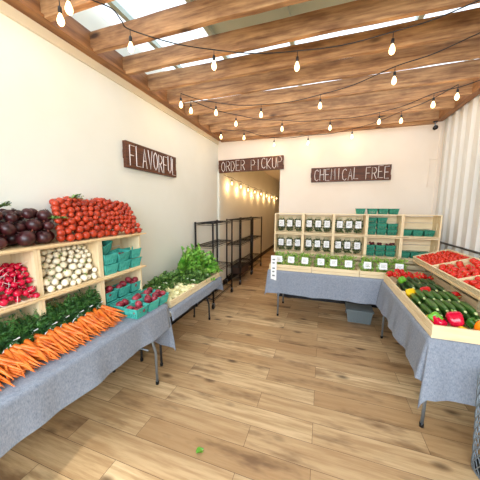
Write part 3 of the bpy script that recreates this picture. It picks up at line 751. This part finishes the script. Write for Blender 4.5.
# bagged herbs --------------------------------------------------------------
def make_bag(hh, ww, dd, herb, seed, lw, lh, lz, label):
    t = thing('herb_bag', label, 'bag')
    def fn(u, v):
        a = u * 2 * PI; k = math.sin(PI * min(.5, .12 + v * 1.6)) * (1 if v < .62 else 1 - (v - .62) * 1.1)
        dep = dd * (1 if v < .6 else max(.12, 1 - (v - .6) * 2.2))
        return (ww / 2 * k * math.cos(a), dep / 2 * k * math.sin(a) * .95, v * hh)
    MB().grid(fn, 18, 9).build('clear_bag', M['film'], t)
    j = random.Random(seed); mb = MB()
    for i in range(230):
        x = j.uniform(-.40, .40) * ww; y = j.uniform(-.38, .25) * dd; z = j.uniform(.03, .80) * hh
        d = Vector((j.uniform(-1, 1), j.uniform(-1, .3), j.uniform(-.2, 1))).normalized(); s = d.cross(Vector((j.uniform(-1, 1), j.uniform(-1, 1), j.uniform(-1, 1)))).normalized()
        L = j.uniform(.020, .038) * (1.25 if herb == 'bright_herb' else 1); q = Vector((x, y, z)) ; w2 = L * .32
        n_ = d.cross(s) * .003
        mb.add([q, q + d * L * .5 + s * w2 + n_, q + d * L, q + d * L * .5 - s * w2 + n_, q + d * L * .5 - n_], [(0, 1, 4), (1, 2, 4), (2, 3, 4), (3, 0, 4)])
    mb.build('herbs', M[herb], t)
    lb = MB().box((-lw / 2, -dd / 2 - .004, lz), (lw / 2, -dd / 2 - .0025, lz + lh)).build('label', M['paper'], t)
    mb = MB()
    for k in range(3): mb.box((-lw * .32, -dd / 2 - .0045, lz + lh * (.3 + .18 * k)), (lw * (.32 - .1 * (k % 2)), -dd / 2 - .0041, lz + lh * (.34 + .18 * k)))
    mb.build('print_lines', M['ink'], lb)
    return t
hb = [Proto(make_bag(.235, .121, .082, 'herb', 40 + i, .078, .10, .075, 'clear bag of dried green herbs')) for i in range(3)]
for r, z in enumerate((ZBS0, ZBS1)):
    for c in range(3):
        for k in range(3):
            x = cx5[c] + (k - 1) * .130 + rnd.uniform(-.004, .004)
            hb[(r + c + k) % 3].put((x, 3.965 + rnd.uniform(-.01, .01), z + .004), (math.radians(-3), 0, rnd.uniform(-.08, .08)), 'herb bag with white label, %s in the %s crate, %s back row' % (pos3[k], CN[c], ('lower', 'upper')[r]), 'herb bags on the crate shelves')
gbag = [Proto(make_bag(.27, .20, .11, 'bright_herb', 60 + i, .092, .092, .075, 'clear bag of fresh salad greens')) for i in range(3)]
fl = ['leftmost', 'second from left', 'third from left', 'fourth from left', 'fifth from left', 'sixth from left', 'seventh from left', 'eighth from left', 'rightmost']
for i, x in enumerate((-.60, -.42, -.22, .00, .17, .365, .60, .79, .98)):
    gbag[i % 3].put((x, 3.665, zt + .022), (math.radians(-12), 0, rnd.uniform(-.1, .1)), 'clear bag of leafy salad greens in the front trays, %s' % fl[i], 'salad bags in the front trays')
# hanging strip sign at the table corner
t = thing('strip_sign', 'narrow white strip sign hanging at the left corner of the back table', 'sign', (-.655, 3.502, .60))
MB().box((-.042, -.003, 0), (.042, 0, .37)).build('board', M['paper'], t)
for k, zz in enumerate((.30, .25, .17, .12, .06)): MB().box((-.02, -.0036, zz), (.018 - .006 * (k % 2), -.0031, zz + .02)).build('printed_mark', M['ink'], t)

# ------------------------------------------------------------------ greens on the low table
zg = Z2 + .006 + .010
sq = Proto(tag(MB().lathe([(.004, -.05), (.012, -.046), (.02, -.03), (.021, -.01), (.022, .01), (.028, .028), (.026, .042), (.012, .052), (.005, .054)], 10).build('pale_squash', M['squash']), 'pale squash', 'squash'))
c = lambda P, R: np.stack([np.clip(P[:, 0], -1.72 + R, -1.42 - R), np.clip(P[:, 1], 2.0 + R, 2.54 - R), np.clip(P[:, 2], zg + .026, zg + .052)], 1)
q = random.Random(4); P = relax([[q.uniform(-1.72, -1.42), q.uniform(2.02, 2.54), zg + .03 + q.uniform(0, .04)] for _ in range(32)], [.034] * 32, c, 80, pull=(0, 0, 0))
for p in P: sq.put(tuple(p), (PI / 2 + rnd.uniform(-.15, .15), rnd.uniform(-.2, .2), rnd.uniform(0, 6)), 'pale yellow-green squash lying in the shallow tray beside the teal baskets', 'pale squash in the tray', rnd.uniform(.85, 1.05))
def leafy(name, label, cat, seed, L, Wd, n, mat, stem, florets=0, fan=1.2, ruf=.22, curl=.35, group=None, zup=.55):
    t = thing(name, label, cat, group=group); j = random.Random(seed); mb = MB(); st = MB()
    for i in range(n):
        a = j.uniform(-fan, fan); e = j.uniform(.02, zup); ll = L * j.uniform(.6, 1)
        d = Vector((math.cos(a) * math.cos(e), math.sin(a) * math.cos(e), math.sin(e))); b = d * ll * j.uniform(.15, .4) + Vector((0, 0, .03 * j.random()))
        st.tube([Vector((-.03, a * .02, .01 + e * .05)), b * .6, b + d * ll * .5], [.006, .005, .003], 6)
        ruffle_leaf(mb, b, d, ll * .75, Wd * j.uniform(.7, 1.1), seed * 99 + i, curl * j.uniform(.4, 1.2), ruf)
    mb.build('leaves', M[mat], t); st.build('stems', M[stem], t)
    if florets:
        fb_ = MB()
        for i in range(florets):
            q = Vector((j.uniform(.02, L * .8), j.uniform(-.1, .1), j.uniform(.07, .12)))
            for k in range(5): fb_.lathe(bulbprof(.010, .8, 5), 7, Matrix.Translation(q + Vector((j.uniform(-.012, .012), j.uniform(-.012, .012), j.uniform(-.004, .006)))))
        fb_.build('pale_florets', M['floret'], t)
    return t
ks = [Proto(leafy('kale_bunch', 'kale', 'kale', s, .26, .075, 60, 'kale', 'stalk', 3, 1.6, .3, zup=.9)) for s in (3, 4, 5)]
kl = ['at the wall end nearest the crates', 'next to the crates towards the aisle', 'in the middle against the wall', 'in the middle of the tray', 'at the aisle edge in front of the lettuce', 'at the back below the lettuce', 'rightmost below the celery stalks']
for i, (x, y, z, rz) in enumerate([(-1.86, 2.18, .0, .3), (-1.84, 2.36, .02, .5), (-1.83, 2.56, .02, .2), (-1.74, 2.66, .0, -.1), (-1.62, 2.68, .0, .1), (-1.78, 2.84, .03, .6), (-1.60, 2.86, .0, .3)]):
    ks[i % 3].put((x, y, zg + .01 + z), (0, 0, rz), 'curly dark green kale with pale florets, %s' % kl[i], 'kale bunches in the tray', (.85, .9, .85))
ls = [Proto(leafy('lettuce_head', 'lettuce', 'lettuce', s, .32, .085, 80, 'lettuce', 'celery', 0, 1.3, .28, .3, zup=1.2)) for s in (13, 14)]
for i, (x, y, z, rz, lab) in enumerate([(-1.79, 2.92, .10, .7, 'at the wall on top of the kale'), (-1.74, 3.0, .10, .5, 'topmost in the middle of the greens'), (-1.66, 3.04, .03, .1, 'hanging over the far end of the tray'), (-1.80, 2.80, .09, .3, 'nearest the crates, half buried in kale')]):
    ls[i % 2].put((x, y, zg + z), (0, 0, rz), 'leafy bright green lettuce %s' % lab, 'lettuce on the low table', 1.08)
t = thing('celery_bunch', 'bunch of light green celery stalks fanned out in front of the lettuce', 'celery', (-1.60, 2.90, zg + .10), (0, 0, -.35))
mb = MB(); lf = MB()
for i in range(11):
    a = .15 + i * .12; e = .12 + .03 * (i % 3); d = Vector((math.cos(a) * .9 - .15, math.sin(a) + .25, e)).normalized()
    b = Vector((-.05 + i * .004, -.05 + .006 * i, .0 + .008 * (i % 3)))
    mb.tube([b, b + d * .12, b + d * .27 + Vector((0, 0, .01))], [.010, .009, .006], 7)
    for k in range(3): ruffle_leaf(lf, b + d * (.20 + .03 * k), d + Vector((rnd.uniform(-.5, .5), rnd.uniform(-.5, .5), rnd.uniform(-.1, .5))), .10, .07, i * 5 + k, .3, .25, 5, 4)
mb.build('stalks', M['celery'], t); lf.build('leaves', M['lettuce'], t)

# ------------------------------------------------------------------ right table produce
def make_zuke(name, label, r, L, mat):
    pr = [(r * .35, -L / 2), (r * .75, -L / 2 + .008), (r, -L / 2 + .03), (r * 1.02, 0), (r * .92, L / 2 - .04), (r * .6, L / 2 - .012), (r * .42, L / 2)]
    o = MB().lathe(pr, 10, lobes=5, amp=.03).build(name, M[mat]); tag(o, label, 'zucchini')
    MB().lathe([(r * .40, L / 2), (r * .38, L / 2 + .014), (.0005, L / 2 + .015)], 8).build('cut_stem', M['cutend'], o)
    return o
zd = Proto(make_zuke('zucchini', 'dark zucchini', .027, .19, 'zuke')); zg_ = Proto(make_zuke('zucchini', 'green zucchini', .026, .20, 'cuke'))
tz = zt + .010
def lay(proto, y0, x0, x1, n, layers, lab, grp, rx=PI / 2, jit=.12, r=.027):
    for l in range(layers):
        for i in range(n - l):
            x = x0 + (x1 - x0) * (i + .5 * l + .5) / n; z = tz + r + .004 + l * r * 1.72
            a = rnd.uniform(-jit, jit)
            proto.put((x + rnd.uniform(-.003, .003), y0 + rnd.uniform(-.015, .015), z), (rx + rnd.uniform(-.01, .01), 0, a), lab, grp, rnd.uniform(.92, 1.02))
lay(zg_, 2.335, .79, 1.215, 7, 3, 'striped mid-green zucchini with pale cut stem, in the near group', 'near green zucchini', PI / 2 + .03, .05)
lay(zg_, 2.585, .79, 1.215, 7, 3, 'mid-green zucchini in the row behind the near group', 'second row of green zucchini', PI / 2 + .03, .06)
lay(zd, 2.855, .79, 1.215, 7, 3, 'very dark green zucchini just past the seam of the two trays', 'dark zucchini past the tray seam', PI / 2, .06)
lay(zd, 3.06, .79, 1.215, 7, 3, 'very dark green zucchini in the far tray before the red peppers', 'dark zucchini before the red peppers', PI / 2, .08)
def make_pepper(name, label, mat, r=.044, hgt=.085):
    pr = [(.004, .0), (r * .45, -.002), (r * .8, .008), (r * .92, hgt * .35), (r, hgt * .7), (r * .85, hgt * .92), (r * .5, hgt), (r * .22, hgt * .94), (.004, hgt * .90)]
    o = MB().lathe(pr, 24, lobes=4, amp=.13).build(name, M[mat]); tag(o, label, 'pepper')
    MB().tube([(0, 0, hgt * .90), (.002, 0, hgt * 1.0), (.008, .003, hgt * 1.18)], [.007, .005, .0065], 7).build('stem', M['stalk'], o)
    return o
zp = tz + .003
def pep(mat, lab, x, y, z, rot, s=1, name='bell_pepper'):
    s *= 1.08
    o = make_pepper(name, lab, mat); o.location = (x, y, z); o.rotation_euler = rot; o.scale = (s,) * 3; return o
pep('pep_pink', 'pink-red bell pepper with pale stem, largest in front', .955, 2.085, zp + .058, (math.radians(-35), math.radians(10), .5), 1.12)
pep('pep_pink', 'pink-red bell pepper leaning left of the largest one', .865, 2.065, zp + .048, (math.radians(-70), math.radians(-30), .3), 1.0)
pep('pep_green', 'light green bell pepper seen stem-on behind the pink one', .845, 2.165, zp + .062, (math.radians(60), 0, -.3), .92)
pep('pep_yellow', 'yellow bell pepper in the near left tray corner', .795, 2.15, zp + .035, (math.radians(75), 0, 2.6), .75)
pep('pep_yellow', 'yellow bell pepper between the pink and orange ones', 1.005, 2.045, zp + .03, (math.radians(-80), 0, 1.5), .75)
pep('pep_dark', 'dark green bell pepper behind the yellow and orange ones', 1.05, 2.15, zp + .05, (math.radians(30), .3, 0), .75)
pep('pep_orange', 'orange bell pepper at the right end of the near tray', 1.075, 2.06, zp + .045, (math.radians(15), .2, 0), 1.0)
pep('pep_yellow', 'yellow pepper against the aisle side halfway along', .81, 2.735, zp + .07, (math.radians(80), 0, PI / 2), .9)
pep('pep_red', 'dark red pepper in the middle between the zucchini groups', .93, 2.745, zp + .10, (math.radians(80), 0, 1.4), .95)
pep('pep_red', 'dark red pepper by the crates between the zucchini groups', 1.17, 2.72, zp + .10, (math.radians(80), 0, .4), .8)
pep('pep_green', 'green pepper at the aisle side of the far tray', .82, 2.98, zp + .12, (math.radians(40), .3, 0), .75)
rp = Proto(make_pepper('bell_pepper', 'red pepper', 'pep_red', .034, .075))
q = random.Random(6); n = 22
P = relax([[q.uniform(.79, 1.2), q.uniform(3.26, 3.42), tz + .10 + q.uniform(0, .03)] for _ in range(n)], [.032] * n, lambda P, R: np.stack([np.clip(P[:, 0], .83, 1.19), np.clip(P[:, 1], 3.20, 3.41), np.clip(P[:, 2], tz + .05, tz + .10)], 1), 70)
for p in P: rp.put(tuple(p), (rnd.uniform(-1.8, 1.8), rnd.uniform(-1, 1), rnd.uniform(0, 6)), 'small red pepper in the pile at the far end of the zucchini trays', 'red peppers at the far end', rnd.uniform(.75, .95))
# tomatoes in the tilted trays
def make_tomato(r, name, label, mat):
    pr = [(max(.0005, r * math.sin(PI * i / 9)), -r * .84 * math.cos(PI * i / 9) - (.10 * r if i >= 8 else 0)) for i in range(10)]
    o = MB().lathe(pr, 14, lobes=5, amp=.02).build(name, M[mat]); tag(o, label, 'tomato')
    return o
tbig = Proto(make_tomato(.036, 'tomato', 'tomato', 'tomato')); 
MB().tube([(0, 0, .022), (0, 0, .036)], .003, 5).build('stem', M['stalk'], bpy.data.objects['tomato'])
tsm = Proto(make_tomato(.021, 'small_tomato', 'small tomato', 'cherry'))
def tofill(T, proto, r, n, lab, grp, seed, heap):
    cx, cy, z, L, Wd, Hh = T; q = random.Random(seed)
    lo = (-L / 2 + .018, -Wd / 2 + .018); 
    def c(P, R): return np.stack([np.clip(P[:, 0], lo[0] + R, -lo[0] - R), np.clip(P[:, 1], lo[1] + R, -lo[1] - R), np.clip(P[:, 2], .008 + R, heap - R)], 1)
    rs = [q.uniform(.85, 1.1) * r for _ in range(n)]
    P = relax([[q.uniform(-L / 2, L / 2), q.uniform(-Wd / 2, Wd / 2), q.uniform(.03, heap)] for _ in range(n)], rs, c, 90); rs = fit(P, rs)
    m = Matrix.Translation((cx, cy, z)) @ Matrix.Rotation(-tilt, 4, 'Y')
    for p, r_ in zip(P, rs): proto.put(tuple(m @ Vector(p)), (rnd.uniform(-.8, .8), rnd.uniform(-.8, .8), rnd.uniform(0, 6)), lab, grp, r_ / r)
tofill(TT[0], tsm, .021, 150, 'small red tomato in the farthest tilted tray', 'small tomatoes', 3, .064)
tofill(TT[1], tbig, .036, 34, 'large red tomato in the middle tilted tray', 'large tomatoes in the middle tray', 4, .082)
tofill(TT[2], tbig, .036, 34, 'large red tomato in the nearest tilted tray', 'large tomatoes in the nearest tray', 5, .082)

# ------------------------------------------------------------------ wire racks
def rack(label, y0, y1, levels):
    t = thing('wire_rack', label, 'rack', (-1.80, (y0 + y1) / 2, 0)); hx, hy, hz = .155, (y1 - y0) / 2, 1.43
    for a in (-1, 1):
        for b in (-1, 1):
            x, y = a * hx, b * (hy - .02)
            MB().tube([(x, y, .10), (x, y, hz)], .016, 8).build('post', M['black'], t)
            c = MB().tube([(x - .012, y, .045), (x + .012, y, .045)], .045, 14).build('caster', M['black'], t)
            MB().box((x - .018, y - .012, .05), (x - .014, y + .012, .10)).box((x + .014, y - .012, .05), (x + .018, y + .012, .10)).box((x - .018, y - .02, .09), (x + .018, y + .02, .102)).build('fork', M['grey_metal'], c)
    for z in levels:
        mb = MB()
        for a in (-1, 1):
            mb.tube([(a * hx, -hy + .02, z), (a * hx, hy - .02, z)], .007, 6); mb.tube([(a * hx, -hy + .02, z - .028), (a * hx, hy - .02, z - .028)], .004, 6)
            mb.tube([(-hx, a * (hy - .02), z), (hx, a * (hy - .02), z)], .007, 6); mb.tube([(-hx, a * (hy - .02), z - .028), (hx, a * (hy - .02), z - .028)], .004, 6)
        n = int(hy * 2 / .045)
        for i in range(1, n): y = -hy + .02 + (2 * hy - .04) * i / n; mb.tube([(-hx, y, z + .003), (hx, y, z + .003)], .002, 4)
        for x in (-.05, .05): mb.tube([(x, -hy + .02, z - .004), (x, hy - .02, z - .004)], .003, 4)
        mb.build('wire_shelf', M['black'], t)
    return t
rack('black wire shelving rack on casters, nearest one, beside the lettuce', 3.50, 4.40, (1.41, 1.04, .60, .16))
rack('black wire shelving rack on casters in the hallway, middle of three', 4.87, 5.79, (1.41, .88, .40, .16))
rack('black wire shelving rack on casters in the hallway, farthest of three', 5.83, 6.78, (1.41, .88, .36, .16))
t = thing('cardboard_box', 'dark brown box on the bottom shelf of the middle hallway rack', 'box', (-1.80, 5.35, .17))
MB().bbox((-.13, -.25, 0), (.13, .25, .17), .004).build('box_body', plain('dark_cardboard', (60, 40, 28), (78, 52, 36), .8, 5), t)
MB().box((-.133, -.253, .15), (.133, .253, .175)).build('lid', plain('dark_cardboard_lid', (50, 34, 26), None, .8), t)

# grey tote under the back table
t = thing('storage_tote', 'grey plastic storage tote on the floor under the back table', 'tote', (.57, 3.88, 0), (0, 0, -.03))
mb = MB(); a, b = .17, .13
vs = []
for (k, z) in ((.88, 0), (1, .175)): vs += [(-a * k, -b * k, z), (a * k, -b * k, z), (a * k, b * k, z), (-a * k, b * k, z)]
mb.add(vs, [(0, 3, 2, 1), (4, 5, 6, 7)] + [(i, (i + 1) % 4, 4 + (i + 1) % 4, 4 + i) for i in range(4)]); mb.build('body', M['tote'], t)
mb = MB().bbox((-a - .015, -b - .015, .175), (a + .015, b + .015, .20), .004); l = mb.build('lid', M['tote'], t)
MB().bbox((-a + .03, -b + .02, .1995), (-.01, b - .02, .206), .002).bbox((.01, -b + .02, .1995), (a - .03, b - .02, .206), .002).build('lid_flap', M['tote'], l)
for s in (-1, 1): MB().bbox((s * a - .012, -.05, .10), (s * a + .012, .05, .125), .003).build('handle', M['tote'], t)
mb = MB()
for i in range(7): x = -.13 + i * .043; mb.box((x, -b * .985 - .004, .02), (x + .004, -b * .93, .165))
mb.build('rib', M['tote'], t)

# fallen leaf
mb = MB()
def lf_(u, v):
    s = (v - .5) * 2; w_ = .024 * math.sin(PI * (.06 + .9 * u)) ** .8
    return (u * .055 - .027, s * w_, .004 + .010 * s * s + .006 * math.sin(u * 5))
mb.grid(lf_, 8, 6)
o = mb.build('fallen_leaf', M['lettuce']); o.location = (-.72, 1.308, 0); o.rotation_euler = (0, 0, .9); tag(o, 'small bright green leaf fallen on the wooden floor', 'leaf')

# woven wire bin at the right edge
t = thing('wire_bin', 'silver woven wire bin in front of the right table at the frame edge', 'bin', (1.125, 1.76, 0))
mb = MB(); n = 22; R_ = .165
for s in (-1, 1):
    for k in range(n):
        q = []
        for i in range(25):
            v = i / 24; a = 2 * PI * k / n + s * v * 2.2; r_ = R_ * (.85 + .15 * v) + .002 * s
            q.append((r_ * math.cos(a), r_ * math.sin(a), .01 + v * .60))
        mb.tube(q, .0028, 5, cap=False)
mb.build('mesh_wall', M['grey_metal'], t)
for z, r_ in ((.01, R_ * .85), (.61, R_)):
    MB().tube([(r_ * math.cos(2 * PI * i / 32), r_ * math.sin(2 * PI * i / 32), z) for i in range(33)], .006, 6).build('hoop', M['grey_metal'], t)
MB().lathe([(.001, .0), (R_ * .85, .0), (R_ * .85, .006), (.001, .006)], 24).build('base_disc', M['dark_metal'], t)

# security camera in the back right corner
t = thing('security_camera', 'small black security camera under the beam in the back right corner', 'camera', (1.45, 4.36, 2.90))
MB().tube([(0, 0, 0), (0, 0, -.012)], .03, 12).build('mount', M['black'], t)
MB().tube([(0, 0, -.01), (0, 0, -.05), (0, -.02, -.07)], .008, 8).build('arm', M['grey_metal'], t)
b = MB().tube([(.01, .03, -.085), (-.01, -.06, -.10)], [.027, .03], 14).build('body', M['black'], t)
MB().tube([(-.01, -.06, -.10), (-.011, -.064, -.1007)], .018, 14).build('lens', M['dark_metal'], b)

# ------------------------------------------------------------------ string lights
bulb_pr = [(.010, 0), (.012, -.012), (.019, -.028), (.026, -.050), (.027, -.064), (.021, -.082), (.011, -.092), (.001, -.095)]
bme = MB().lathe(bulb_pr, 14).mesh('bulb', M['bulb'])
sme = MB().lathe([(.006, .045), (.013, .042), (.015, .02), (.015, -.002), (.012, -.006)], 12).tube([(0, 0, .045), (0, 0, .10)], .0035, 6).mesh('socket', M['cable'])
def catmull(P, n=8):
    P = [Vector(p) for p in P]; P = [P[0] * 2 - P[1]] + P + [P[-1] * 2 - P[-2]]; out = []
    for i in range(1, len(P) - 2):
        for k in range(n):
            t = k / n; a, b, c_, d = P[i - 1], P[i], P[i + 1], P[i + 2]
            out.append(.5 * ((2 * b) + (c_ - a) * t + (2 * a - 5 * b + 4 * c_ - d) * t * t + (3 * b - a - 3 * c_ + d) * t ** 3))
    out.append(P[-2]); return out
def string(label, pts, group, power=1.0, sc_=.78, lights=True):
    """pts: ('b', x, y, z of the bulb centre) or ('c', x, y, z) for a plain cable point"""
    t = thing('string_light', label, 'string lights', (0, 0, 0), group=group)
    cab = []
    for p in pts:
        if p[0] == 'b': cab.append((p[1], p[2], p[3] + .055 * sc_ + .10 * sc_))
        else: cab.append(p[1:])
    full = []
    for a, b in zip(cab, cab[1:]):
        full.append(a); m = (Vector(a) + Vector(b)) / 2; m.z -= (Vector(b) - Vector(a)).length * .035; full.append(tuple(m))
    full.append(cab[-1])
    MB().tube(catmull(full, 5), .0045, 6).build('cable', M['cable'], t)
    for p in pts:
        if p[0] != 'b': continue
        s = link('socket', sme, t); s.location = (p[1], p[2], p[3] + .055 * sc_); s.scale = (sc_,) * 3
        b = link('bulb', bme, s)
        if lights:
            l = bpy.data.lights.new('bulb_light', 'POINT'); l.energy = power; l.color = (1, .62, .28); l.shadow_soft_size = .03
            lo = bpy.data.objects.new('bulb_light', l); col.objects.link(lo); lo.location = (p[1], p[2] - .0, p[3] - .075)
def B(x, y, z=2.80): return ('b', x, y, z)
string('black cord of warm bulbs strung across the nearest beams', [B(-1.60, 1.23), B(-1.463, 1.181), ('c', -1.36, 1.40, 2.93), B(-1.378, 1.577), B(-.899, 1.97), B(-.26, 2.193), B(.417, 2.187), ('c', .85, 2.02, 2.91), ('c', 1.45, 1.75, 2.95)], 'string lights under the joists')
string('black cord of warm bulbs one beam behind the nearest cord', [B(-1.572, 2.548), B(-1.292, 2.88), B(-.787, 3.109), B(-.092, 3.051), B(.548, 2.687), ('c', 1.0, 2.35, 2.90), ('c', 1.48, 2.0, 2.93)], 'string lights under the joists')
string('black cord of warm bulbs third from the front under the beams', [B(-1.552, 2.733), B(-1.192, 3.321), B(-.626, 3.722), B(.033, 3.884), B(.642, 3.821), B(1.093, 3.403), ('c', 1.49, 3.1, 2.92)], 'string lights under the joists')
string('black cord of warm bulbs farthest back, along the back wall', [B(-1.631, 3.827), B(-1.292, 3.992), B(-.856, 4.32, 2.735), B(-.293, 4.32, 2.725), B(.366, 4.32, 2.765), B(.906, 3.866), B(1.243, 3.246)], 'string lights under the joists')
string('single warm bulb cord crossing the roof gap at the front', [('c', -1.5, .6, 2.93), B(-1.08, 1.23), ('c', -.3, .75, 2.92), ('c', .5, .5, 2.93)], 'string lights under the joists')
string('row of bright warm bulbs along the left wall of the hallway', [('c', -1.93, 4.66, 2.32), B(-1.88, 4.99, 2.18), B(-1.88, 5.6, 2.16), B(-1.88, 6.2, 2.135), B(-1.88, 6.86, 2.12), B(-1.88, 7.6, 2.11), B(-1.88, 8.4, 2.10), B(-1.88, 9.3, 2.09), B(-1.88, 10.3, 2.08)], None, 3.0)
